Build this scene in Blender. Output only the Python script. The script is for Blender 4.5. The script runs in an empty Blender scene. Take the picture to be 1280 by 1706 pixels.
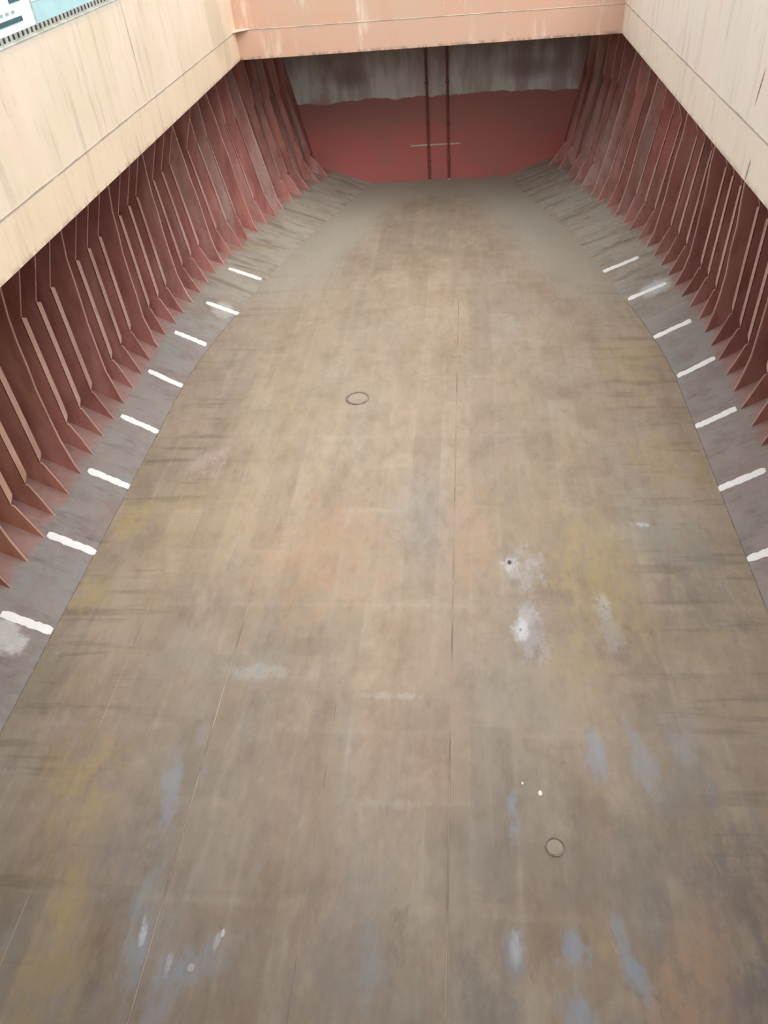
import bpy, bmesh, math, random
from mathutils import Matrix, Vector
random.seed(7)
S = bpy.context.scene
COL = S.collection
H = 12.8                      # eye height above the tank top, metres
CX = -0.121 * H               # centre line of the hold

# ------------------------------------------------------------------ camera
cam = bpy.data.cameras.new('camera'); co = bpy.data.objects.new('camera', cam); COL.objects.link(co)
R = [[0.9938757840965757, -0.0037890803816110416, -0.11043807611634039],
     [0.081182875579872, -0.6529926948815791, 0.7530005850886679],
     [-0.07496843668504717, -0.7573547275228132, -0.648686018193583]]
m = Matrix([[R[i][0], -R[i][1], -R[i][2]] for i in range(3)]).to_4x4()
m.translation = (0, 0, H)
co.matrix_world = m
cam.sensor_fit = 'VERTICAL'; cam.sensor_height = 36.0; cam.lens = 1280 / 1706 * 36
cam.clip_start = 0.05; cam.clip_end = 500
S.camera = co

# ------------------------------------------------------------------ sky, sun, exposure
w = bpy.data.worlds.new('overcast_sky'); S.world = w; w.use_nodes = True
nt = w.node_tree; nt.nodes.clear()
wo = nt.nodes.new('ShaderNodeOutputWorld'); bg = nt.nodes.new('ShaderNodeBackground')
tc = nt.nodes.new('ShaderNodeTexCoord'); sx = nt.nodes.new('ShaderNodeSeparateXYZ'); rp = nt.nodes.new('ShaderNodeValToRGB')
rp.color_ramp.elements[0].position = 0.0; rp.color_ramp.elements[0].color = (0.62, 0.70, 0.74, 1)
rp.color_ramp.elements[1].position = 0.7; rp.color_ramp.elements[1].color = (1.0, 1.0, 1.0, 1)
nt.links.new(tc.outputs['Generated'], sx.inputs[0]); nt.links.new(sx.outputs[2], rp.inputs[0])
nt.links.new(rp.outputs[0], bg.inputs[0]); bg.inputs[1].default_value = 0.95
nt.links.new(bg.outputs[0], wo.inputs[0])
sun = bpy.data.lights.new('sun', 'SUN'); so = bpy.data.objects.new('sun', sun); COL.objects.link(so)
sun.energy = 1.5; sun.angle = math.radians(50); sun.color = (1, 0.97, 0.92)
so.rotation_euler = Vector((0.30, -0.85, 1.0)).to_track_quat('Z', 'Y').to_euler()
S.view_settings.view_transform = 'Standard'; S.view_settings.look = 'None'
S.view_settings.exposure = 0.90; S.view_settings.gamma = 1; S.view_settings.use_curve_mapping = False

# ------------------------------------------------------------------ material helper
class Mat:
    def __init__(s, name, rough=0.75, spec=0.3):
        s.m = bpy.data.materials.new(name); s.m.use_nodes = True
        s.t = s.m.node_tree; s.b = s.t.nodes['Principled BSDF']
        s.b.inputs['Roughness'].default_value = rough
        s.b.inputs['Specular IOR Level'].default_value = spec
        s.tc = s.t.nodes.new('ShaderNodeTexCoord').outputs['Object']
        sp = s.t.nodes.new('ShaderNodeSeparateXYZ'); s.t.links.new(s.tc, sp.inputs[0]); s.xyz = sp.outputs
    def link(s, a, sock):
        if hasattr(a, 'links'): s.t.links.new(a, sock)
        elif isinstance(a, tuple): sock.default_value = (a + (1,)) if len(a) == 3 and sock.type == 'RGBA' else a
        else: sock.default_value = a
    def math(s, op, a, b=0.0, clamp=False):
        n = s.t.nodes.new('ShaderNodeMath'); n.operation = op; n.use_clamp = clamp
        s.link(a, n.inputs[0]); s.link(b, n.inputs[1]); return n.outputs[0]
    def coord(s, scale=(1, 1, 1), off=(0, 0, 0), rz=0, src=None):
        n = s.t.nodes.new('ShaderNodeMapping'); s.t.links.new(src or s.tc, n.inputs[0])
        n.inputs['Location'].default_value = off; n.inputs['Scale'].default_value = scale
        n.inputs['Rotation'].default_value = (0, 0, rz); return n.outputs[0]
    def noise(s, scale=1.0, st=(1, 1, 1), lo=0.4, hi=0.6, detail=4, rough=0.6, off=(0, 0, 0), dist=0.0):
        n = s.t.nodes.new('ShaderNodeTexNoise'); s.t.links.new(s.coord(st, off), n.inputs['Vector'])
        n.inputs['Scale'].default_value = scale; n.inputs['Detail'].default_value = detail
        n.inputs['Roughness'].default_value = rough; n.inputs['Distortion'].default_value = dist
        return s.ramp(n.outputs['Fac'], lo, hi)
    def ramp(s, v, lo, hi):
        n = s.t.nodes.new('ShaderNodeMapRange'); n.interpolation_type = 'SMOOTHSTEP'
        s.link(v, n.inputs[0]); n.inputs[1].default_value = lo; n.inputs[2].default_value = hi
        return n.outputs[0]
    def mix(s, a, b, fac, k=1.0, mode='MIX'):
        n = s.t.nodes.new('ShaderNodeMix'); n.data_type = 'RGBA'; n.blend_type = mode
        if k != 1.0: fac = s.math('MULTIPLY', fac, k)
        s.link(fac, n.inputs[0]); s.link(a, n.inputs[6]); s.link(b, n.inputs[7]); return n.outputs[2]
    def blob(s, cx, cy, rx, ry, ang=0.0, ax=(0, 1), soft=0.6, wob=None):
        a = s.math('SUBTRACT', s.xyz[ax[0]], cx); b = s.math('SUBTRACT', s.xyz[ax[1]], cy)
        c, q = math.cos(ang), math.sin(ang)
        u = s.math('ADD', s.math('MULTIPLY', a, c / rx), s.math('MULTIPLY', b, q / rx))
        v = s.math('ADD', s.math('MULTIPLY', a, -q / ry), s.math('MULTIPLY', b, c / ry))
        d = s.math('ADD', s.math('MULTIPLY', u, u), s.math('MULTIPLY', v, v))
        if wob is not None: d = s.math('ADD', d, wob)
        n = s.t.nodes.new('ShaderNodeMapRange'); n.interpolation_type = 'SMOOTHSTEP'
        s.link(d, n.inputs[0]); n.inputs[1].default_value = 1.0 + soft * 0.6; n.inputs[2].default_value = 1.0 - soft * 1.5
        return n.outputs[0]
    def done(s, col, bump=None, strength=0.15, dist=0.02):
        s.link(col, s.b.inputs['Base Color'])
        if bump is not None:
            n = s.t.nodes.new('ShaderNodeBump'); n.inputs['Strength'].default_value = strength
            n.inputs['Distance'].default_value = dist
            s.link(bump, n.inputs['Height']); s.t.links.new(n.outputs[0], s.b.inputs['Normal'])
        return s.m

def floor_material():
    s = Mat('worn_tank_top_steel', 0.62, 0.35)
    c = s.mix((0.55, 0.455, 0.365), (0.49, 0.40, 0.325), s.noise(0.16, (1.5, 0.5, 1), 0.34, 0.66, 4))
    c = s.mix(c, (0.55, 0.455, 0.32), s.noise(0.30, (1, 0.55, 1), 0.46, 0.74, 5, off=(9, 3, 0)), 0.5)
    c = s.mix(c, (0.47, 0.45, 0.42), s.noise(0.24, (1.6, 0.45, 1), 0.46, 0.72, 5, off=(-4, 17, 0)), 0.5)
    c = s.mix(c, (0.41, 0.33, 0.27), s.noise(0.8, (1.7, 0.5, 1), 0.50, 0.78, 6, off=(31, 5, 0)), 0.4)
    c = s.mix(c, (0.62, 0.49, 0.41), s.noise(0.42, (1, 0.7, 1), 0.52, 0.76, 4, off=(3, 40, 0)), 0.35)
    # the after part of the floor is more worn: greyer, with bare and rusty plate showing
    aft = s.ramp(s.xyz[1], 15, 5)
    c = s.mix(c, (0.37, 0.335, 0.30), s.math('MULTIPLY', aft, s.noise(0.28, (1.3, 0.7, 1), 0.36, 0.64, 5, off=(12, 7, 0))), 0.75)
    c = s.mix(c, (0.43, 0.32, 0.25), s.math('MULTIPLY', aft, s.noise(0.35, (1.5, 0.6, 1), 0.46, 0.66, 5, off=(21, 2, 0))), 0.6)
    c = s.mix(c, (0.38, 0.42, 0.46), s.math('MULTIPLY', aft, s.noise(0.6, (1.8, 0.5, 1), 0.54, 0.74, 5, off=(2, 27, 0))), 0.45)
    # grab and bulldozer scuffs running fore and aft
    c = s.mix(c, (0.62, 0.54, 0.46), s.noise(1.0, (3.2, 0.10, 1), 0.50, 0.74, 5, 0.65), 0.32)
    c = s.mix(c, (0.39, 0.33, 0.28), s.noise(1.0, (2.4, 0.14, 1), 0.52, 0.76, 5, 0.65, off=(7, 1, 0)), 0.3)
    # scuffs running athwartships towards both sides
    hw = s.math('ABSOLUTE', s.math('SUBTRACT', s.xyz[0], CX))
    edge = s.ramp(hw, 3.8, 6.6)
    cross = s.noise(1.0, (0.30, 2.6, 1), 0.54, 0.66, 5, 0.6, off=(2, 2, 0))
    c = s.mix(c, (0.30, 0.25, 0.20), s.math('MULTIPLY', edge, cross), 0.6)
    c = s.mix(c, (0.54, 0.46, 0.28), s.math('MULTIPLY', edge, s.noise(0.6, (0.7, 1.2, 1), 0.54, 0.70, 4, off=(8, 8, 0))), 0.45)
    # plate pattern: longitudinals about 0.78 m apart, frames showing through about 2.6 m apart
    def stripes(axis, off, period, wid):
        v = s.math('SUBTRACT', s.xyz[axis], off)
        v = s.math('ABSOLUTE', s.math('SUBTRACT', s.math('FRACT', s.math('DIVIDE', v, period)), 0.5))
        return s.ramp(v, wid / period, 0.0)
    lx = stripes(0, -0.371, 0.779, 0.10); ly = stripes(1, 0.2, 3.27, 0.13)
    br = s.noise(0.7, (1, 0.8, 1), 0.42, 0.62, 3, off=(5, 9, 2))
    c = s.mix(c, (0.60, 0.53, 0.46), s.math('MULTIPLY', lx, br), 0.28)
    c = s.mix(c, (0.60, 0.52, 0.45), s.math('MULTIPLY', ly, br), 0.38)
    # per-plate tint
    bt = s.t.nodes.new('ShaderNodeTexBrick'); s.t.links.new(s.coord((1, 1, 1), (0.37, 0, 0), math.pi / 2), bt.inputs['Vector'])
    bt.inputs['Scale'].default_value = 1.0; bt.inputs['Brick Width'].default_value = 3.27; bt.inputs['Row Height'].default_value = 0.779
    bt.inputs['Color1'].default_value = (0.78, 0.78, 0.78, 1); bt.inputs['Color2'].default_value = (1.1, 1.08, 1.05, 1)
    bt.inputs['Mortar'].default_value = (0.95, 0.95, 0.95, 1); bt.inputs['Mortar Size'].default_value = 0.015; bt.inputs['Mortar Smooth'].default_value = 1.0
    c = s.mix(c, bt.outputs['Color'], 0.42, mode='MULTIPLY')
    # broad mottling of dried cargo dust and bare steel
    c = s.mix(c, (0.80, 0.76, 0.72), s.noise(0.45, (1.2, 0.8, 1), 0.40, 0.68, 8, 0.72, off=(17, 3, 0)), 0.85, 'MULTIPLY')
    c = s.mix(c, (0.80, 0.78, 0.76), s.noise(1.7, (1.6, 0.7, 1), 0.46, 0.66, 7, 0.7, off=(5, 13, 0)), 0.6, 'MULTIPLY')
    c = s.mix(c, (0.70, 0.57, 0.46), s.noise(0.9, (1, 1, 1), 0.54, 0.72, 6, 0.7, off=(25, 33, 0)), 0.3)
    c = s.mix(c, (0.735, 0.72, 0.68), 1.0, mode='MULTIPLY')
    wob = s.math('MULTIPLY', s.math('SUBTRACT', s.noise(2.2, (1.3, 0.6, 1), 0.25, 0.75, 7, 0.78), 0.5), 3.4)
    BL, GR, YE, OR, BR, DK, PK, WH = (0.30, 0.35, 0.42), (0.36, 0.36, 0.36), (0.42, 0.32, 0.155), (0.44, 0.285, 0.18), (0.24, 0.175, 0.13), (0.165, 0.155, 0.155), (0.50, 0.385, 0.36), (0.66, 0.70, 0.74)
    P = [  # x, y, rx, ry, angle, colour, strength
        (-5.28, 4.45, .17, .75, .12, BL, .8), (-5.24, 4.62, .05, .16, .1, WH, .9), (-4.66, 4.12, .05, .13, 0, WH, .8), (-4.66, 3.7, .22, .5, 0, BL, .6),
        (-3.98, 4.50, .04, .12, -.1, WH, .8), (-3.92, 4.62, .03, .07, 0, WH, .7), (-4.3, 4.1, .06, .06, .5, WH, .5), (-4.15, 4.2, .5, .22, .5, BL, .55), (.68, 4.60, .13, .30, 0, BL, 1.0), (.68, 4.62, .07, .2, 0, WH, .6),
        (1.56, 4.64, .18, .22, 0, BL, .95), (2.38, 4.55, .13, .5, .3, BL, 1.0), (1.53, 3.80, .22, .35, 0, BL, .9), (2.95, 11.1, .17, .75, .15, BL, 1.0),
        (2.9, 11.7, .12, .3, .1, WH, .6), (2.29, 7.9, .16, .55, 0, BL, .8), (3.12, 7.9, .2, .7, .1, BL, .7), (.73, 6.66, .09, .4, 0, BL, .8), (3.9, 8.0, .2, .7, .2, BL, .55),
        (-5.5, 6.9, .14, .9, .16, BL, .75), (-5.2, 8.3, .12, .8, .2, BL, .4), (-1.54, 4.2, .12, .5, 0, BL, .6), (-1.8, 4.6, .75, 1.2, 0, (0.27, 0.26, 0.25), .75),
        (-1.09, 14.6, .8, 1.3, 0, GR, .55), (-4.4, 9.75, .7, .16, 0, WH, .3), (-5.0, 9.9, 1.2, .35, 0, (.31, .32, .28), .5), (-1.62, 9.2, .5, .07, 0, WH, .25), (-1.5, 6.9, .6, .06, 0, WH, .12),
        (-7.4, 17.1, .45, .45, .3, PK, .6), (-6.7, 18.0, .3, 1.1, -.6, PK, .35), (-3.5, 13.3, 1.3, 1.7, 0, OR, .75), (-.11, 14.1, .55, 1.6, 0, OR, .7), (-.6, 11.0, 1.0, 1.2, 0, OR, .25),
        (-6.65, 5.0, .22, .5, .1, YE, .95), (-6.5, 3.9, .55, .8, .1, YE, .8), (-7.0, 6.6, .5, .9, 0, YE, .6), (3.55, 4.8, .36, .65, -.3, OR, 1.0), (3.05, 3.95, .4, .5, -.2, OR, .9), (2.0, 4.8, .14, .3, .4, YE, .6),
        (5.1, 22.2, .7, 1.4, 0, YE, .7), (5.2, 16.9, .8, .9, 0, YE, .6), (3.0, 12.5, .75, 1.6, 0, YE, .9), (-8.9, 14.6, .45, .5, 0, YE, .9), (-8.9, 11.9, .4, .5, 0, YE, .8), (-8.4, 15.0, .9, .35, 0, YE, .5),
        (-6.6, 14.7, 1.3, 1.5, 0, YE, .45), (-5.6, 20.0, 1.2, 2.0, 0, YE, .3), (-7.4, 7.4, .7, .7, 0, YE, .55), (2.1, 9.8, .6, .8, 0, YE, .6), (1.6, 14.6, .8, 1.8, 0, YE, .35), (3.4, 36.8, .8, 1.3, .4, (.38, .32, .17), .7), (4.3, 33.0, .6, 1.5, .3, YE, .5),
        (4.95, 12.6, .8, 1.2, 0, DK, .62), (4.2, 5.4, .6, 1.0, -.2, DK, .75), (4.5, 3.9, .7, 1.2, -.2, DK, .7), (3.6, 6.3, .6, 1.0, -.4, DK, .4), (-1.12, 4.75, .22, .35, 0, BR, .85), (-.45, 36.3, 2.9, 3.0, 0, BR, .35),
        (4.25, 14.2, .7, .7, 0, (.36, .355, .30), .7), (5.0, 13.9, .4, 1.0, .2, (.33, .335, .27), .6), (1.3, 9.2, .8, .7, 0, (.30, .29, .255), .5), (.35, 4.0, .4, .6, 0, DK, .55), (-3.8, 7.8, .8, 1.3, 0, DK, .35),
        (-3.0, 4.3, .7, 1.2, 0, BR, .55), (-6.1, 5.6, .5, .9, 0, DK, .4), (0.0, 5.0, .5, .5, 0, BR, .4), (-6.2, 9.0, 1.0, .9, .2, BR, .35), (2.2, 6.2, .7, .8, 0, DK, .3), (-2.6, 5.6, .8, .8, 0, BR, .3),
        (4.09, 14.36, .17, .06, -.1, WH, .95), (1.25, 12.9, .34, .62, 0, (.43, .42, .44), .8), (.93, 12.98, .2, .16, 0, WH, .6), (.93, 13.03, .05, .08, 0, (.10, .07, .07), 1), (1.0, 12.35, .13, .12, 0, (.18, .17, .12), .7), (.88, 13.4, .2, .2, 0, (.24, .18, .16), .6),
        (1.33, 10.95, .28, .7, 0, (.41, .41, .46), .8), (1.28, 11.35, .2, .18, 0, (.48, .44, .43), .8), (1.0, 10.96, .16, .24, 0, WH, .9), (1.08, 10.98, .03, .05, 0, (.3, .3, .32), 1), (1.23, 7.22, .035, .05, 0, (.9, .9, .9), 1), (.93, 7.4, .02, .03, 0, (.9, .9, .9), .8),
        (-7.2, 37.0, .5, 1.6, -.5, (.44, .41, .35), .5), (1.9, 37.6, .5, .4, 0, (.43, .36, .30), .6), (-2.2, 21.5, 1.5, 4.0, 0, (.40, .31, .24), .4), (-5.0, 25.0, 2.0, 3.0, 0, (.38, .31, .225), .4), (1.2, 24.0, 1.6, 4, 0, (.37, .29, .22), .3)]
    for (x, y, rx, ry, a, col, k) in P:
        small = max(rx, ry) < 0.1
        if small: c = s.mix(c, col, s.blob(x, y, rx, ry, a, soft=0.25), k)
        else:
            big = max(rx, ry) > 0.65
            c = s.mix(c, col, s.blob(x, y, rx * 1.25, ry * 1.25, a, soft=1.0, wob=wob), k * (0.6 if big else 0.72))
    # grey-green film where the floor runs out to the forward bulkhead
    far = s.math('MULTIPLY', s.ramp(s.xyz[1], 35.5, 39.5), s.math('SUBTRACT', 1.0, s.blob(-1.0, 36.2, 3.2, 3.3, 0, soft=.7)))
    c = s.mix(c, (0.36, 0.355, 0.295), far, 0.7)
    c = s.mix(c, (0.40, 0.37, 0.31), s.math('MULTIPLY', s.ramp(s.xyz[1], 23, 31), s.ramp(s.math('ADD', hw, s.math('MULTIPLY', s.xyz[1], 0.30)), 12.2, 14.2)), 0.75)
    fine = s.noise(7.0, (1, 0.6, 1), 0.3, 0.7, 6, 0.7)
    c = s.mix(c, (0.75, 0.75, 0.75), fine, 0.22, mode='MULTIPLY')
    return s.done(c, s.noise(1.3, (1.4, 0.4, 1), 0.2, 0.8, 6), 0.25, 0.03)

def hopper_material():
    s = Mat('scuffed_hopper_plate', 0.65, 0.35)
    c = s.mix((0.45, 0.40, 0.385), (0.42, 0.41, 0.405), s.noise(0.35, (1, .6, 1), 0.4, 0.6, 4))
    c = s.mix(c, (0.50, 0.38, 0.355), s.noise(0.5, (1, .8, 1), 0.50, 0.70, 5, off=(4, 1, 0)), 0.6)
    c = s.mix(c, (0.24, 0.215, 0.20), s.noise(0.9, (.35, 2.2, 1), 0.54, 0.70, 6, 0.65), 0.55)
    c = s.mix(c, (0.43, 0.44, 0.42), s.noise(0.7, (.8, 1, 1), 0.5, 0.72, 6, off=(14, 1, 0)), 0.5)
    farf = s.ramp(s.xyz[1], 22, 30)
    c = s.mix(c, (0.60, 0.55, 0.47), farf, 0.85)
    c = s.mix(c, (0.27, 0.24, 0.21), s.math('MULTIPLY', farf, s.noise(1.0, (.25, 3.4, 1), 0.52, 0.64, 4)), 0.55)
    c = s.mix(c, (0.52, 0.45, 0.27), s.math('MULTIPLY', farf, s.noise(0.5, (1, 1, 1), 0.54, 0.70, 4)), 0.4)
    c = s.mix(c, (0.68, 0.67, 0.65), 1.0, mode='MULTIPLY')
    # red primer survives behind the toes of the frames
    prim = s.ramp(s.math('ADD', s.xyz[2], s.math('MULTIPLY', s.noise(1.0, (1, 1, 1), 0.2, 0.8, 5), 0.22)), 0.74, 0.92)
    c = s.mix(c, (0.37, 0.20, 0.175), prim, 0.8)
    wob = s.math('MULTIPLY', s.math('SUBTRACT', s.noise(2.2, (1, 1, 1), 0.2, 0.8, 5, 0.7), 0.5), 1.2)
    c = s.mix(c, (0.55, 0.54, 0.49), s.blob(-9.25, 26.35, .42, .62, 0, soft=.5, wob=wob), .75)
    c = s.mix(c, (0.64, 0.66, 0.62), s.blob(-10.15, 10.15, .45, .5, 0, soft=.4, wob=wob), .8)
    c = s.mix(c, (0.60, 0.66, 0.67), s.blob(6.6, 26.5, .5, .55, 0, soft=.6, wob=wob), .7)
    c = s.mix(c, (0.75, 0.75, 0.75), s.noise(5, (1, 1, 1), 0.35, 0.75, 6, 0.7), 0.4, 'MULTIPLY')
    c = s.mix(c, (0.80, 0.70, 0.66), s.noise(0.8, (.8, 1.3, 1), 0.42, 0.66, 7, 0.7, off=(11, 6, 0)), 0.75, 'MULTIPLY')
    c = s.mix(c, (0.62, 0.60, 0.58), s.noise(2.2, (.5, 1.8, 1), 0.56, 0.72, 7, 0.7, off=(1, 26, 0)), 0.7, 'MULTIPLY')
    return s.done(c, s.noise(2, (1, 1, 1), 0.2, 0.8, 6), 0.2, 0.02)

def frame_material(name, base, alt, pink, orange, specks=0.4):
    s = Mat(name, 0.7, 0.3)
    oi = s.t.nodes.new('ShaderNodeObjectInfo')
    v = s.t.nodes.new('ShaderNodeVectorMath'); v.operation = 'ADD'
    s.t.links.new(s.tc, v.inputs[0]); s.t.links.new(oi.outputs['Location'], v.inputs[1]); s.tc = v.outputs[0]
    sp = s.t.nodes.new('ShaderNodeSeparateXYZ'); s.t.links.new(s.tc, sp.inputs[0]); s.xyz = sp.outputs
    c = s.mix(base, alt, s.noise(0.5, (1, 1, .35), 0.4, 0.62, 4))
    c = s.mix(c, pink, s.noise(0.9, (1, 2, .25), 0.5, 0.68, 5, off=(3, 3, 3)), 0.6)
    near = s.ramp(s.xyz[1], 19, 12)
    c = s.mix(c, orange, s.math('MULTIPLY', near, s.noise(0.45, (1, 1, .5), 0.36, 0.60, 4, off=(1, 9, 3))), 0.75)
    far = s.ramp(s.xyz[1], 24, 32)
    c = s.mix(c, (0.62, 0.26, 0.235), s.math('MULTIPLY', far, s.noise(0.9, (1, 1, .2), 0.45, 0.66, 4, off=(8, 2, 3))), 0.7)
    c = s.mix(c, (0.50, 0.42, 0.385), s.math('MULTIPLY', far, s.noise(0.8, (1, 1.4, .2), 0.46, 0.68, 4, off=(1, 12, 3))), 0.5)
    c = s.mix(c, (0.66, 0.58, 0.52), s.noise(1.4, (1, 1.6, .4), 0.42, 0.66, 6, 0.7, off=(4, 4, 9)), 0.7, 'MULTIPLY')
    c = s.mix(c, (0.12, 0.06, 0.05), s.noise(3.0, (1, 1, .7), 0.58, 0.74, 6, 0.7), specks)
    return s.done(c, s.noise(3, (1, 1, 1), 0.2, 0.8, 5), 0.15, 0.01)

def bulkhead_material():
    s = Mat('two_tone_bulkhead_paint', 0.6, 0.35)
    grey = s.mix((0.66, 0.69, 0.68), (0.46, 0.43, 0.43), s.noise(0.7, (1.8, 1, .25), 0.42, 0.62, 5))
    grey = s.mix(grey, (0.34, 0.17, 0.17), s.noise(0.35, (1.3, 1, .8), 0.48, 0.66, 5, off=(2.5, 0, 1)), 0.7)
    grey = s.mix(grey, (0.30, 0.13, 0.13), s.blob(-2.0, 5.6, .75, 2.2, 0, (0, 2), .8), 0.5)
    grey = s.mix(grey, (0.27, 0.15, 0.15), s.blob(-5.6, 4.9, 1.0, .55, 0, (0, 2), .9), 0.8)
    grey = s.mix(grey, (0.27, 0.15, 0.15), s.blob(2.9, 4.8, 1.6, .5, 0, (0, 2), .9), 0.7)
    grey = s.mix(grey, (0.24, 0.18, 0.18), s.ramp(s.math('ADD', s.xyz[2], s.noise(1.2, (2, 1, .4), .2, .8, 5)), 5.0, 6.6), 0.75)  # shade below the deck painted in: grey darkens towards the top
    red = s.mix((0.50, 0.145, 0.135), (0.43, 0.15, 0.14), s.noise(0.4, (1, 1, 1.2), 0.4, 0.62, 5))
    red = s.mix(red, (0.30, 0.17, 0.155), s.noise(0.9, (.5, 1, 1.8), 0.52, 0.76, 6, off=(6, 0, 0)), 0.5)
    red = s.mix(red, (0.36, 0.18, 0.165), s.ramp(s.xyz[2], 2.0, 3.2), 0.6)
    wob = s.math('MULTIPLY', s.math('SUBTRACT', s.noise(0.35, (1, 0, 0), 0.3, 0.7, 5), 0.5), 0.26)
    step = s.ramp(s.math('ADD', s.xyz[2], wob), 3.84, 3.90)
    c = s.mix(red, grey, step)
    return s.done(c, s.noise(1.5, (1, 1, .5), 0.2, 0.8, 5), 0.15, 0.02)

def coaming_material(name, base, alt, warm, low, strips=(), rimk=0.35):
    s = Mat(name, 0.55, 0.4)
    c = s.mix(base, alt, s.noise(0.35, (1, 1, .7), 0.38, 0.64, 4))
    c = s.mix(c, warm, s.noise(0.6, (1, 1, .45), 0.5, 0.70, 5, off=(5, 1, 2)), 0.6)
    c = s.mix(c, low, s.ramp(s.xyz[2], 8.10, 8.04), 0.5)
    # rain and rust streaks run straight down the plate
    c = s.mix(c, (0.46, 0.36, 0.27), s.noise(2.4, (1, 1, .12), 0.50, 0.78, 6, 0.7, off=(1, 2, 3)), 0.65)
    c = s.mix(c, (0.34, 0.27, 0.22), s.noise(6.0, (1, 1, .2), 0.58, 0.76, 6, 0.7, off=(9, 2, 3)), 0.45)
    c = s.mix(c, (0.88, 0.80, 0.70), s.noise(1.6, (1, 1, .2), 0.56, 0.76, 5, 0.6, off=(2, 7, 3)), 0.5)
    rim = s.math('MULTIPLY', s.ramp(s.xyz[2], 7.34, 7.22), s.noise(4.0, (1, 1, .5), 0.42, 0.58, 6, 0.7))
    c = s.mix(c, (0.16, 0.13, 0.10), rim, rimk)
    top = s.ramp(s.xyz[2], 10.35, 10.62)
    c = s.mix(c, (0.50, 0.50, 0.46), top, 0.55)
    seam = s.math('MULTIPLY', s.ramp(s.xyz[2], 8.17, 8.14), s.ramp(s.xyz[2], 8.09, 8.12))
    c = s.mix(c, (0.36, 0.33, 0.30), s.math('MULTIPLY', seam, s.noise(1.5, (1, 1, 1), 0.3, 0.5, 4)), 0.55)
    for (a, z, ra, rz, ang, ax, col, k) in strips:
        c = s.mix(c, col, s.blob(a, z, ra, rz, ang, (ax, 2), 0.35), k)
    return s.done(c, s.noise(2.0, (1, 1, .4), 0.2, 0.8, 6), 0.2, 0.02)

def plain(name, col, rough=0.6, var=None, sc=3.0, metal=0.0):
    s = Mat(name, rough, 0.35); s.b.inputs['Metallic'].default_value = metal
    v = var or tuple(x * 0.8 for x in col)
    return s.done(s.mix(col, v, s.noise(sc, (1, 1, 1), 0.4, 0.65, 5)), s.noise(sc * 2, (1, 1, 1), .2, .8, 4), 0.1, 0.01)

M = {}
M['floor'] = floor_material()
M['hopper'] = hopper_material()
M['frame'] = frame_material('red_primer_frame', (0.43, 0.19, 0.165), (0.36, 0.15, 0.135), (0.50, 0.275, 0.25), (0.52, 0.27, 0.165))
M['edge'] = frame_material('lit_pink_face_plate', (0.64, 0.41, 0.365), (0.56, 0.35, 0.31), (0.70, 0.50, 0.455), (0.76, 0.48, 0.33), 0.35)  # frame colour made paler: skylight on the inboard edges painted in
M['shell'] = frame_material('red_brown_side_shell', (0.30, 0.125, 0.11), (0.25, 0.10, 0.09), (0.37, 0.19, 0.17), (0.37, 0.19, 0.12))
M['bulkhead'] = bulkhead_material()
cream, peach, sand = (0.93, 0.77, 0.62), (0.76, 0.60, 0.44), (0.78, 0.52, 0.36)  # coaming faces below: left palest, right greyer, far end pinker and darkest
M['coam_left'] = coaming_material('cream_coaming_left', cream, (0.85, 0.72, 0.54), (0.87, 0.68, 0.53), (0.87, 0.69, 0.48),
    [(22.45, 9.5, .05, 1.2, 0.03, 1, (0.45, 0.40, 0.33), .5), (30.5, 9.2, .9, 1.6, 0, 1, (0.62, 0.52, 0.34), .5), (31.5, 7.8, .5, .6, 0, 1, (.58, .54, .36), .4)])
M['coam_right'] = coaming_material('grey_pink_coaming_right', (0.82, 0.73, 0.65), (0.78, 0.71, 0.62), (0.84, 0.69, 0.61), (0.79, 0.69, 0.55),
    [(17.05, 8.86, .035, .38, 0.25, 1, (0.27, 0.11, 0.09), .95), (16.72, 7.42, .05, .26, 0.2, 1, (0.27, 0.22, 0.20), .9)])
M['coam_far'] = coaming_material('pink_coaming_far', (0.55, 0.335, 0.24), (0.52, 0.35, 0.26), (0.57, 0.30, 0.21), (0.53, 0.345, 0.26), rimk=0.7)
M['deck'] = plain('dark_red_deck_paint', (0.10, 0.045, 0.042), 0.75)
M['white'] = plain('white_marking_paint', (0.93, 0.93, 0.91), 0.6, (0.88, 0.88, 0.86), 6)
M['weld'] = plain('worn_weld_bead', (0.42, 0.34, 0.27), 0.5, (0.24, 0.19, 0.15), 0.6)
M['seam'] = plain('grimy_seam', (0.56, 0.46, 0.36), 0.6, (0.34, 0.28, 0.23), 1.2)
M['ring'] = plain('dark_steel_ring', (0.16, 0.13, 0.11), 0.55, (0.30, 0.25, 0.21), 4)
M['cover'] = plain('worn_cover_plate', (0.37, 0.30, 0.235), 0.6, (0.33, 0.27, 0.21), 2)
M['pipe'] = plain('red_painted_pipe', (0.19, 0.06, 0.055), 0.5, (0.24, 0.085, 0.07), 2)
M['bar'] = plain('cream_painted_bar', (0.62, 0.52, 0.44), 0.6)
M['rail'] = plain('grey_steel_rail', (0.50, 0.50, 0.45), 0.6, (0.38, 0.37, 0.33))
M['dark'] = plain('dark_rubber', (0.045, 0.045, 0.045), 0.8)
M['gusset'] = plain('cream_gusset_paint', (0.80, 0.65, 0.52), 0.55)
M['house'] = plain('white_ship_paint', (0.86, 0.93, 0.91), 0.5, (0.82, 0.90, 0.90), 1)
M['blue'] = plain('pale_blue_ship_paint', (0.48, 0.66, 0.68), 0.5, (0.44, 0.60, 0.63), 1)
M['glass'] = plain('dark_teal_glass', (0.03, 0.09, 0.10), 0.25)
M['grey'] = plain('pale_grey_shutter', (0.42, 0.48, 0.46), 0.5)
M['water'] = plain('green_harbour_water', (0.20, 0.28, 0.27), 0.15)

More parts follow.
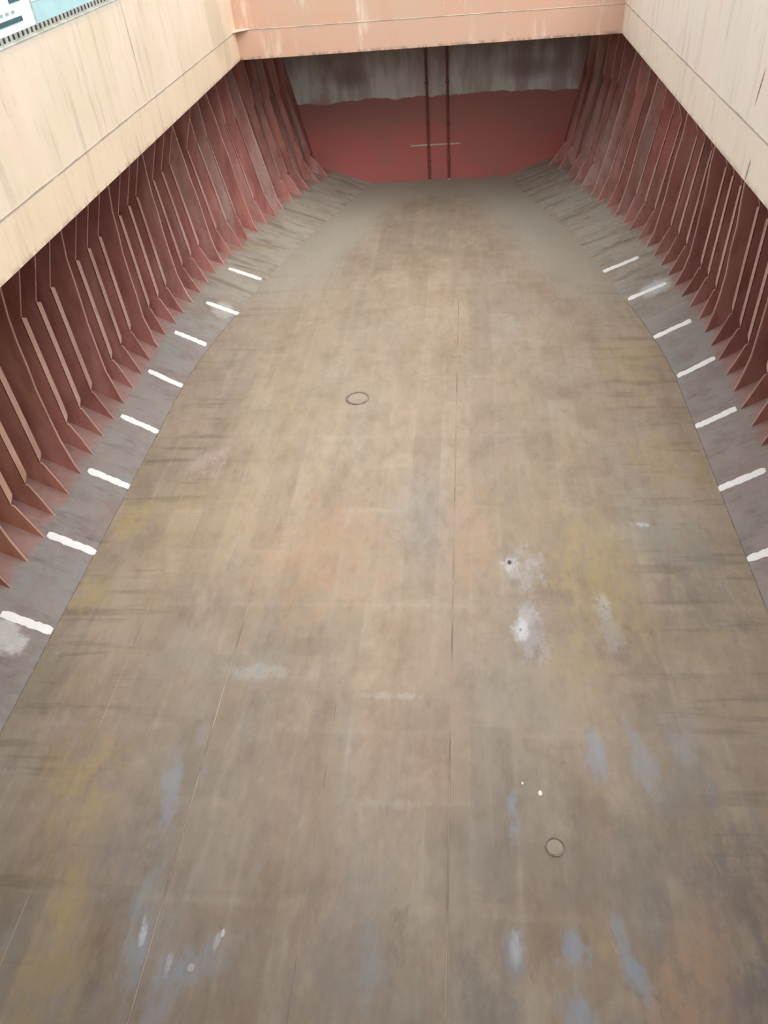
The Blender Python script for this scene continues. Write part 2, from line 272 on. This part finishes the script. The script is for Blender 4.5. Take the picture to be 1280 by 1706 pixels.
# ------------------------------------------------------------------ mesh helpers
def mesh_obj(name, verts, faces, mat, parent=None, origin=(0, 0, 0), bevel=0):
    me = bpy.data.meshes.new(name)
    o3 = Vector(origin)
    me.from_pydata([tuple(Vector(v) - o3) for v in verts], [], faces)
    bm = bmesh.new(); bm.from_mesh(me); bmesh.ops.recalc_face_normals(bm, faces=bm.faces)
    if bevel: bmesh.ops.bevel(bm, geom=bm.edges[:], offset=bevel, segments=1, affect='EDGES')
    bm.to_mesh(me); bm.free(); me.materials.append(mat); me.update()
    o = bpy.data.objects.new(name, me); COL.objects.link(o)
    if parent is not None:
        o.parent = parent; w_ = Vector((0, 0, 0)); p_ = parent
        while p_ is not None: w_ = w_ + p_.location; p_ = p_.parent
        o.location = o3 - w_
    else: o.location = o3
    return o
class Geo:
    def __init__(s): s.v = []; s.f = []
    def prism(s, poly, a, b, axis=1):
        """closed prism: 2-D polygon swept along an axis"""
        n = len(poly); k = len(s.v)
        for t in (a, b):
            for p in poly:
                s.v.append({1: (p[0], t, p[1]), 0: (t, p[0], p[1]), 2: (p[0], p[1], t)}[axis])
        s.f.append(list(range(k, k + n))); s.f.append(list(range(k + 2 * n - 1, k + n - 1, -1)))
        for i in range(n):
            j = (i + 1) % n; s.f.append([k + i, k + j, k + n + j, k + n + i])
        return s
    def box(s, x0, x1, y0, y1, z0, z1): return s.prism([(x0, z0), (x1, z0), (x1, z1), (x0, z1)], y0, y1)
    def tube(s, p, q, r, n=12):
        p, q = Vector(p), Vector(q); d = (q - p).normalized(); u = d.orthogonal().normalized(); v = d.cross(u); k = len(s.v)
        for c in (p, q):
            for i in range(n):
                a = 2 * math.pi * i / n; s.v.append(tuple(c + u * r * math.cos(a) + v * r * math.sin(a)))
        s.f.append(list(range(k, k + n))); s.f.append(list(range(k + 2 * n - 1, k + n - 1, -1)))
        for i in range(n):
            j = (i + 1) % n; s.f.append([k + i, k + j, k + n + j, k + n + i])
        return s
    def annulus(s, cx, cy, r0, r1, z0, z1, n=48):
        k = len(s.v)
        for i in range(n):
            a = 2 * math.pi * i / n; c, q = math.cos(a), math.sin(a)
            s.v += [(cx + r0 * c, cy + r0 * q, z0), (cx + r1 * c, cy + r1 * q, z0), (cx + r1 * c, cy + r1 * q, z1), (cx + r0 * c, cy + r0 * q, z1)]
        for i in range(n):
            j = (i + 1) % n
            for e in range(4):
                g = (e + 1) % 4; s.f.append([k + 4 * i + e, k + 4 * i + g, k + 4 * j + g, k + 4 * j + e])
        return s
    def build(s, name, mat, parent=None, origin=(0, 0, 0), bevel=0): return mesh_obj(name, s.v, s.f, mat, parent, origin, bevel)
def tag(o, label, cat, group=None):
    o['label'] = label; o['category'] = cat
    if group: o['group'] = group
    return o
def empty(name, loc, label, cat, group=None):
    o = bpy.data.objects.new(name, None); COL.objects.link(o); o.location = loc; o.empty_display_size = 0.3
    return tag(o, label, cat, group)
def structure(o): o['kind'] = 'structure'; return o

# ------------------------------------------------------------------ hull form (fractions of H; hw = half width from the centre line)
def interp(t, y):
    if y <= t[0][0]: return t[0][1]
    for (a, va), (b, vb) in zip(t, t[1:]):
        if y <= b: return va + (vb - va) * (y - a) / (b - a)
    return t[-1][1]
KN = [(1.68, .612), (1.86, .597), (2.065, .560), (2.27, .526), (2.45, .487), (2.65, .436), (2.85, .375), (3.05, .310), (3.19, .260)]
TO = [(1.84, .697), (2.04, .677), (2.15, .668), (2.31, .648), (2.38, .636), (2.50, .611), (2.64, .577), (2.715, .558), (2.775, .543), (2.857, .520), (2.915, .497), (2.98, .480), (3.064, .456), (3.13, .429), (3.19, .412)]
BS = [(1.75, .715), (2.036, .702), (2.307, .673), (2.57, .619), (2.773, .570), (3.0, .515), (3.19, .468)]
SL = [(1.75, 0.0), (2.036, .05), (2.307, .12), (2.57, .17), (2.773, .20), (3.19, .20)]
DP = [(2.0, .055), (2.6, .045), (3.19, .022)]
TOE_Z = .052
def knuckle(y): return interp(KN, y)
def toe(y): return interp(TO, y)
def flange(y, z): return interp(BS, y) + interp(SL, y) * (z - .13)
def shell(y, z): return flange(y, z) + interp(DP, y)
def hopper_z(y, hw): return TOE_Z * (hw - knuckle(y)) / (toe(y) - knuckle(y))
def W(side, hw, y, z): return (CX + side * hw * H, y * H, z * H)
Y0, YB = -0.60, 3.19           # aft end and forward bulkhead
ZD = .637                      # underside of the deck
HW_C, Z_CB, Z_CT, Y_CF, Y_CA = .558, .563, .8225, 2.59, 0.03   # hatch coaming
SECT = [Y0 + (YB - Y0) * i / 76 for i in range(77)]

# ------------------------------------------------------------------ setting
def floor_mesh():
    v, f = [], []
    for i, y in enumerate(SECT):
        k = knuckle(y)
        for hw in (-k, k): v += [(CX + hw * H, y * H, 0), (CX + hw * H, y * H, -.35)]
    for i in range(len(SECT) - 1):
        a = 4 * i; b = a + 4
        f += [[a, a + 2, b + 2, b], [a + 1, b + 1, b + 3, a + 3], [a, b, b + 1, a + 1], [a + 2, a + 3, b + 3, b + 2]]
    n = 4 * (len(SECT) - 1); f += [[0, 1, 3, 2], [n, n + 2, n + 3, n + 1]]
    return mesh_obj('floor', v, f, M['floor'])
structure(floor_mesh())
def loft(name, side, inner, outer, mat):
    """inner / outer: functions y -> list of (hw, z); same count; closed shell"""
    v, f = [], []; n = None
    for y in SECT:
        ring = inner(y) + outer(y)[::-1]; n = len(ring)
        v += [W(side, hw, y, z) for hw, z in ring]
    for i in range(len(SECT) - 1):
        for j in range(n):
            g = (j + 1) % n; f.append([i * n + j, i * n + g, (i + 1) * n + g, (i + 1) * n + j])
    f.append(list(range(n))); e = (len(SECT) - 1) * n; f.append(list(range(e + n - 1, e - 1, -1)))
    return structure(mesh_obj(name, v, f, mat))
ZS = (.0, .15, .3, .45, ZD)
for side, nm in ((-1, 'left'), (1, 'right')):
    def hp(y):
        hs = shell(y, .09); return [(knuckle(y), 0.0), (hs + .012, hopper_z(y, hs + .012))]
    loft('wall_lower_' + nm, side, hp, lambda y: [(a, b - .03) for a, b in hp(y)], M['hopper'])
    def sh(y):
        zl = hopper_z(y, shell(y, .09)) - .01
        return [(shell(y, zl + (ZD - zl) * t), zl + (ZD - zl) * t) for t in (0, .25, .5, .75, 1)]
    loft('wall_' + nm, side, sh, lambda y: [(a + .02, b) for a, b in sh(y)], M['shell'])
# forward bulkhead and aft end, cut to the hull section
def bulkhead(name, y0, y1, ys, mat):
    pts = []
    zl = hopper_z(ys, shell(ys, .09))
    for s_ in (-1, 1):
        side = [(s_ * knuckle(ys), -.03), (s_ * (shell(ys, .09) + .02), zl - .03)] + [(s_ * (shell(ys, z) + .02), z) for z in (.15, .3, .45, ZD)]
        pts.append([(CX + a * H, z * H) for a, z in side])
    poly = pts[1] + pts[0][::-1]
    return structure(Geo().prism(poly, y0 * H, y1 * H).build(name, mat))
bulkhead('wall_far', YB, YB + .03, YB, M['bulkhead'])
bulkhead('wall_near', Y0 - .03, Y0, Y0, M['bulkhead'])
# deck: one slab with the hatch cut out of it
x0, x1 = CX - .86 * H, CX + .86 * H; hx0, hx1 = CX - (HW_C + .012) * H, CX + (HW_C + .012) * H
ya, yb, yc, yd = (Y0 - .03) * H, (Y_CA - .012) * H, (Y_CF + .012) * H, (YB + .03) * H; z0, z1 = ZD * H, ZD * H + .14
v = []
for z in (z0, z1): v += [(x0, ya, z), (x1, ya, z), (x1, yd, z), (x0, yd, z), (hx0, yb, z), (hx1, yb, z), (hx1, yc, z), (hx0, yc, z)]
f = []
for i in range(4):
    j = (i + 1) % 4
    f += [[i, j, 4 + j, 4 + i], [8 + i, 12 + i, 12 + j, 8 + j], [i, 8 + i, 8 + j, j], [4 + i, 4 + j, 12 + j, 12 + i]]
structure(mesh_obj('ceiling', v, f, M['deck']))

# ------------------------------------------------------------------ hatch coaming
hc = empty('hatch_coaming', (CX, Y_CF * H / 2, ZD * H), 'weathered cream and pink steel hatch coaming framing the open cargo hold', 'hatch coaming')
t = .012 * H
def coaming_plate(name, x0, x1, y0, y1, mat):
    # upper plate stands on the girder below; the girder face sits a little proud, with a bead between them
    return Geo().box(x0, x1, y0, y1, Z_CB * H, Z_CT * H).build(name, mat, hc)
XL, XR = CX - HW_C * H, CX + HW_C * H
YF, YA = Y_CF * H, Y_CA * H
tag_part = lambda o, l: o.__setitem__('label', l)
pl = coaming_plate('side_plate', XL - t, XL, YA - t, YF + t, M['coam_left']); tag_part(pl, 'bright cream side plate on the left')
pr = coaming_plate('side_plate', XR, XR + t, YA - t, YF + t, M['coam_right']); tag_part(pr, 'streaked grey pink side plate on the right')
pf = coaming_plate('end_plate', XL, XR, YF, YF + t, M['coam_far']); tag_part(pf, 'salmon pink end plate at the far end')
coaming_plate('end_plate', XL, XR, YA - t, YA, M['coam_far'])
zc = ZD * H
Geo().tube((XL, YA, zc), (XL, YF, zc), .011, 8).build('weld_seam', M['seam'], hc)
Geo().tube((XR, YA, zc), (XR, YF, zc), .015, 8).build('weld_seam', M['seam'], hc)
Geo().tube((XL, YF, zc + .03), (XR, YF, zc - .03), .014, 8).build('weld_seam', M['seam'], hc)
Geo().tube((XL, 22.55, zc), (XL, 22.35, Z_CT * H), .008, 6).build('weld_seam', M['seam'], hc)
for x, y in ((XL, YF), (XR, YF)):
    d = 1 if x == XL else -1
    if d == 1:
        Geo().prism([(x, y), (x + .52, y), (x, y - .52)], 8.18, 8.22, 2).build('corner_gusset', M['gusset'], hc)
# bottom half-round bar under the girder, and the flat bar on the top edge
g = Geo()
g.box(XL - t - .35, XL, YA - t, YF + t, Z_CT * H, Z_CT * H + .03)
fl = g.build('top_flange', M['rail'], hc)
g = Geo(); g.box(XR, XR + t + .35, YA - t, YF + t, Z_CT * H, Z_CT * H + .03); g.build('top_flange', M['rail'], hc)
g = Geo(); g.box(XL, XR, YF, YF + t + .35, Z_CT * H, Z_CT * H + .03); g.build('top_flange', M['rail'], hc)
# toothed rack that the hatch cover travels on, with dark gaps between its teeth
rk = Geo().box(XL - .16, XL - .102, YA, YF, Z_CT * H + .03, Z_CT * H + .15).build('cover_rack', M['dark'], hc)
tz = Z_CT * H + .03; comb = [(YF, tz - .01), (YA, tz - .01)]; y = YA
while y < YF - .25:
    comb += [(y, tz + .035), (y + .115, tz + .035), (y + .115, tz + .13), (y + .206, tz + .13)]; y += .206
comb += [(y, tz + .012), (YF, tz + .012)]
Geo().prism(comb, XL - .10, XL - .085, 0).build('rack_teeth', M['rail'], rk)
Geo().box(XL - .36, XL - .30, YA, YF, Z_CT * H + .03, Z_CT * H + .09).build('guide_bar', M['rail'], hc)

# ------------------------------------------------------------------ side frames
FY = {-11: 3.13, -10: 3.064, -9: 2.98, -8: 2.915, -7: 2.857, -6: 2.775, -5: 2.715, -4: 2.64, -3: 2.572, -2: 2.50, -1: 2.444, 0: 2.372, 1: 2.307, 2: 2.238, 3: 2.172, 4: 2.103, 5: 2.038, 6: 1.972}
for j in range(7, 26): FY[j] = 2.388 - .068 * j - .003 + (.006 if j > 19 else 0)
FY[1] = 2.307
DEEP = (-6, -3, 1, 5, 9, 13, 17, 21, 25)
ORD = ['zeroth', 'first', 'second', 'third', 'fourth', 'fifth', 'sixth', 'seventh', 'eighth', 'ninth', 'tenth', 'eleventh', 'twelfth', 'thirteenth', 'fourteenth', 'fifteenth', 'sixteenth', 'seventeenth', 'eighteenth', 'nineteenth', 'twentieth', 'twenty-first', 'twenty-second', 'twenty-third', 'twenty-fourth', 'twenty-fifth', 'twenty-sixth', 'twenty-seventh', 'twenty-eighth', 'twenty-ninth', 'thirtieth']
def wall_hw(y, z): return shell(y, z) + .003
def frame_poly(side, pts): return [(CX + side * a * H, z * H) for a, z in pts]
def deep_frame(side, j, n):
    y = FY[j]; r = random.Random(j * 7 + side)
    ta = toe(y); inner = [(ta, TOE_Z)]
    for z, d in ((.075, -.012), (.10, -.005), (.14, 0), (.20, .002), (.26, .003), (.31, .002), (.36, 0.0), (.41, -.002), (.46, -.009), (.52, -.020), (.58, -.036), (ZD, -.06)):
        if z <= .1:
            k = (z - TOE_Z) / (.14 - TOE_Z); a = ta + (flange(y, .14) - ta) * (k ** .72)
        else: a = flange(y, z) + (d if y < 1.9 else d * .6 if y < 2.1 else 0)
        inner.append((a + r.uniform(-.0016, .0016), z))
    outer = [(wall_hw(y, z), z) for z in (ZD, .5, .35, .2)]
    zl = hopper_z(y, shell(y, .09)); outer.append((shell(y, zl) + .003, zl))
    th = .0036 * H
    o = Vector((CX + side * ta * H, y * H, TOE_Z * H))
    sd = 'left' if side < 0 else 'right'
    e = empty('deep_web_frame', o, 'deep rust red web frame on %s side, smooth curved edge, %s from far bulkhead' % (sd, ORD[n]), 'ship frame', 'deep web frames on the %s side' % sd)
    Geo().prism(frame_poly(side, inner + outer), y * H - th / 2, y * H + th / 2).build('web_plate', M['frame'], e, tuple(o))
    # bead along the free edge, its paler colour standing in for skylight
    g = Geo(); q = [W(side, a, y, z) for a, z in inner]
    for a, b in zip(q, q[1:]): g.tube(a, b, th * .62, 6)
    g.build('edge_bead', M['edge'], e, tuple(o))
    return e
def bent_frame(side, j, label):
    y = FY[j]; r = random.Random(j * 13 + side)
    ta = toe(y) + r.uniform(-.002, .002); k1 = .132 + r.uniform(-.005, .004); k2 = .381
    f1 = flange(y, k1) + .013; f2 = flange(y, k2) + .017
    if y > 2.45: f1 = flange(y, k1) + .006; f2 = flange(y, k2) + .008
    d1 = min(.008, shell(y, k1) - f1 - .004)
    th = .0026 * H; zl = hopper_z(y, shell(y, .09)); sd = 'left' if side < 0 else 'right'
    o = Vector((CX + side * ta * H, y * H, TOE_Z * H))
    e = empty('side_frame', o, label, 'ship frame', 'bracketed side frames on the %s side' % sd)
    web = [(f1, k1), (f2, k2), (wall_hw(y, k2), k2), (wall_hw(y, .25), .25), (wall_hw(y, k1), k1)]
    Geo().prism(frame_poly(side, web), y * H - th / 2, y * H + th / 2).build('web', M['frame'], e, tuple(o))
    # face plate: flat bar welded on the free edge, turned towards the bow, with a sloping top and bottom
    wd = .020 if y < 2.45 else .013; tt = .0016
    v = []; sec = [(0, 0), (.5, -.0004), (.85, .0004), (1.0, .0030)]; n = len(sec)
    for (a, z, z2) in ((f1, k1 + .002, k1 + .016), (f2, k2 - .002, k2 - .012)):
        for off in (0, tt):
            for u_, d_ in (sec if off == 0 else sec[::-1]):
                v.append(W(side, a + min(d_, d1) + off, y - th / 2 / H + wd * u_, z + (z2 - z) * u_))
    m2 = 2 * n; f = [list(range(m2)), list(range(2 * m2 - 1, m2 - 1, -1))]
    for i in range(m2): g_ = (i + 1) % m2; f.append([i, g_, m2 + g_, m2 + i])
    mesh_obj('face_plate', v, f, M['edge'], e, tuple(o))
    lower = [(ta, TOE_Z), (ta + .004, TOE_Z + .002), (ta + (f1 - ta) * .5 - .002, (TOE_Z + k1) / 2 + r.uniform(-.004, .004)), (f1 - .004, k1 - .002), (f1, k1), (wall_hw(y, k1), k1), (shell(y, zl) + .003, zl)]
    lower[1] = (ta + (f1 - ta) * .12, TOE_Z + .011)
    Geo().prism(frame_poly(side, lower), y * H - th / 2, y * H + th / 2).build('lower_bracket', M['frame'], e, tuple(o))
    q = [W(side, a, y, z) for a, z in lower[:5]]; g = Geo()
    for a, b in zip(q, q[1:]): g.tube(a, b, th * .6, 6)
    g.build('bracket_edge', M['edge'], e, tuple(o))
    u = f2 - .003; q_ = 1 if y < 2.4 else -.35; upper = [(f2, k2), (u - .026 * q_, .46), (u - .055 * q_, .55), (u - .09 * q_, ZD), (wall_hw(y, ZD), ZD), (wall_hw(y, .5), .5), (wall_hw(y, k2), k2)]
    Geo().prism(frame_poly(side, upper), y * H - th / 2, y * H + th / 2).build('upper_bracket', M['frame'], e, tuple(o))
    q = [W(side, a, y, z) for a, z in upper[:4]]; g = Geo()
    for a, b in zip(q, q[1:]): g.tube(a, b, th * .6, 6)
    g.build('bracket_edge', M['edge'], e, tuple(o))
    return e
for side, last in ((-1, 25), (1, 21)):
    sd = 'left' if side < 0 else 'right'; nd = 0; since = 0
    for j in range(-11, last + 1):
        if j in DEEP:
            nd += 1; since = 0; deep_frame(side, j, nd)
        else:
            since += 1
            if nd == 0: lab = 'rust red side frame with kinked bracket on %s side, %s from far bulkhead' % (sd, ORD[since])
            else: lab = 'kinked rust red frame on %s side, %s one nearer than the %s deep web frame' % (sd, ORD[since], ORD[nd])
            bent_frame(side, j, lab)

# ------------------------------------------------------------------ white stripes painted on the sloping side plates
def mark(side, y, a0, a1, label, skew=0.0):
    """irregular painted bar from hw a0 to a1 at station y, lying on the plate"""
    r = random.Random(int(y * 1000) + side); n = 14; hwid = .0088
    top, bot = [], []
    for i in range(n + 1):
        s_ = i / n; hw = a0 + (a1 - a0) * s_; e = .0016
        wn = hwid * (1 if 0 < i < n else .72)
        top.append((hw, y + skew * s_ + wn + r.uniform(-e, e))); bot.append((hw, y + skew * s_ - wn + r.uniform(-e, e)))
    v = []
    for up in (0.0014, .0002):
        for hw, yy in top + bot[::-1]:
            v.append(W(side, hw, yy, hopper_z(yy, hw) + up))
    m_ = len(top) * 2; f = []
    for i in range(n):
        a, b, c_, d_ = i, i + 1, m_ - 2 - i, m_ - 1 - i
        f += [[a, b, c_, d_], [m_ + d_, m_ + c_, m_ + b, m_ + a]]
    for i in range(m_): j = (i + 1) % m_; f.append([i, m_ + i, m_ + j, j])
    c0 = W(side, (a0 + a1) / 2, y, 0)
    o = mesh_obj('painted_mark', v, f, M['white'], None, (c0[0], c0[1], hopper_z(y, (a0 + a1) / 2) * H))
    sd = 'left' if side < 0 else 'right'
    return tag(o, label, 'painted mark', 'white stripes on the %s sloping plate' % sd)
LM = [(2.29, .533, .632), (2.063, .556, .646), (1.869, .603, .683), (1.659, .612, .690), (1.454, .612, .690), (1.246, .612, .690), (1.041, .611, .692), (.838, .614, .690)]
RM = [(2.265, .522, .622), (2.066, .566, .662), (1.848, .594, .682), (1.649, .616, .693), (1.440, .613, .688), (1.226, .611, .688), (1.026, .612, .694)]
EX = {0: 'thin and clean', 1: 'smudged by a pale stain', 7: 'beside a pale smudge'}
for i, (y, a, b) in enumerate(LM):
    lab = 'white painted stripe on left plate, %s from far end' % ORD[i + 1]
    if i in EX: lab += ', ' + EX[i]
    mark(-1, y, a, b, lab)
for i, (y, a, b) in enumerate(RM):
    mark(1, y, a, b, 'white painted stripe on right sloping plate, %s from far end' % ORD[i + 1])

# ------------------------------------------------------------------ floor details
wl = []
def seam(pts, r, label, group='raised weld seams on the floor', mat='weld'):
    g = Geo()
    for a, b in zip(pts, pts[1:]): g.tube(a, b, r, 6)
    o = g.build('weld_bead', M[mat], None, pts[0]); return tag(o, label, 'weld seam', group)
seam([(-.371, -5, 0), (-.375, 14, 0), (-.371, 27, 0)], .017, 'thin straight weld line along the middle of the floor, right of centre')
seam([(-5.04, -5, 0), (-5.05, 9, 0), (-5.03, 12.4, 0)], .019, 'long weld line slanting up from the bottom left of the floor')
seam([(-2.69, 1, 0), (-2.67, 5.6, 0), (-2.66, 9.0, 0)], .010, 'short faint weld line between the two long ones at the bottom of the floor')
seam([(-7.37, -5, 0), (-7.38, 11.6, 0)], .010, 'faint weld line nearest to the left sloping plate')
for sgn, nm_ in ((-1, 'left'), (1, 'right')):
    seam([(CX + sgn * .612 * H, y_, 0.004) for y_ in (-5, 10, 21.4)] + [(CX + sgn * knuckle(y_ / H) * H, y_, 0.004) for y_ in (23.0, 24.6, 26.4)], .011, 'dark joint where the floor meets the %s sloping plate' % nm_, 'joints along the floor edges', 'ring')
def manhole(x, y, r, label, raised):
    e = empty('manhole_cover', (x, y, 0), label, 'manhole cover', 'round flush covers in the floor')
    Geo().annulus(x, y, r * .86, r, 0, raised).build('rim', M['ring'], e, (x, y, 0))
    Geo().annulus(x, y, 0.001, r * .78, 0, raised * .35).build('lid', M['cover'], e, (x, y, 0))
    return e
manhole(-3.45, 20.28, .37, 'round flush cover ringed by a dark rim in the middle of the tan floor', .03)
manhole(1.40, 6.25, .165, 'small faint round ring on the floor at the lower right', .018)

# ------------------------------------------------------------------ forward bulkhead fittings
yp = YB * H - .11
for x, lab in ((-.151, 'left one of the two dark red vertical pipes on the far bulkhead'), (-.0745, 'right one of the two dark red vertical pipes on the far bulkhead')):
    X = x * H; e = empty('vertical_pipe', (X, yp, 0), lab, 'pipe', 'pipes on the far bulkhead')
    Geo().tube((X, yp, .02), (X, yp, ZD * H), .055, 14).build('pipe', M['pipe'], e, (X, yp, 0))
    for z in (.9, 2.6, 4.4, 6.2): Geo().box(X - .09, X + .09, yp - .0, YB * H, z, z + .07).build('clamp', M['pipe'], e, (X, yp, 0))
    Geo().box(X - .075, X + .075, yp - .07, YB * H, 0.0, .10).build('foot', M['frame'], e, (X, yp, 0))
g = Geo().box(-.221 * H, -.030 * H, YB * H - .05, YB * H, 1.66, 1.735)
tag(g.build('horizontal_bar', M['bar'], None, (-.125 * H, YB * H, 1.70)), 'thin cream horizontal bar on the red far bulkhead behind the two pipes', 'bar')

# ------------------------------------------------------------------ outside, over the left coaming
ve = empty('moored_ship', (-34, 60, 2), 'white ship deckhouse with a dark window band seen over the left coaming', 'ship')
X = -30.72
Geo().box(X - 8, X, 40, 62.25, 1.8, 10.5).build('deckhouse', M['house'], ve)
Geo().box(X - 8, X, 62.35, 96, 1.8, 6.75).build('lower_house', M['blue'], ve)
Geo().box(X - 8, X + .05, 62.35, 96, 6.75, 6.92).build('coping', M['house'], ve)
Geo().box(X - 6, X - .2, 62.35, 92, 6.92, 9.5).build('upper_house', M['blue'], ve)
Geo().box(X - .1, X + .06, 62.25, 62.40, 1.8, 8.6).build('corner_pipe', M['grey'], ve)
Geo().box(X - .04, X + .05, 50, 60.45, 5.93, 6.22).build('window_band', M['glass'], ve)
for y in (56.6, 57.45, 58.3, 59.15): Geo().box(X - .04, X + .04, y, y + .45, 6.48, 6.64).build('window', M['grey'], ve)
Geo().box(X - .04, X + .06, 59.3, 60.9, 7.05, 7.35).build('awning', M['glass'], ve)
Geo().box(X - 9, X + 1.0, 38, 100, 1.21, 1.85).build('hull', M['house'], ve)
wt = Geo().box(-110, -12.6, -60, 160, .4, 1.2).build('water', M['water']); tag(wt, 'pale green harbour water beyond the left side of the ship', 'water')
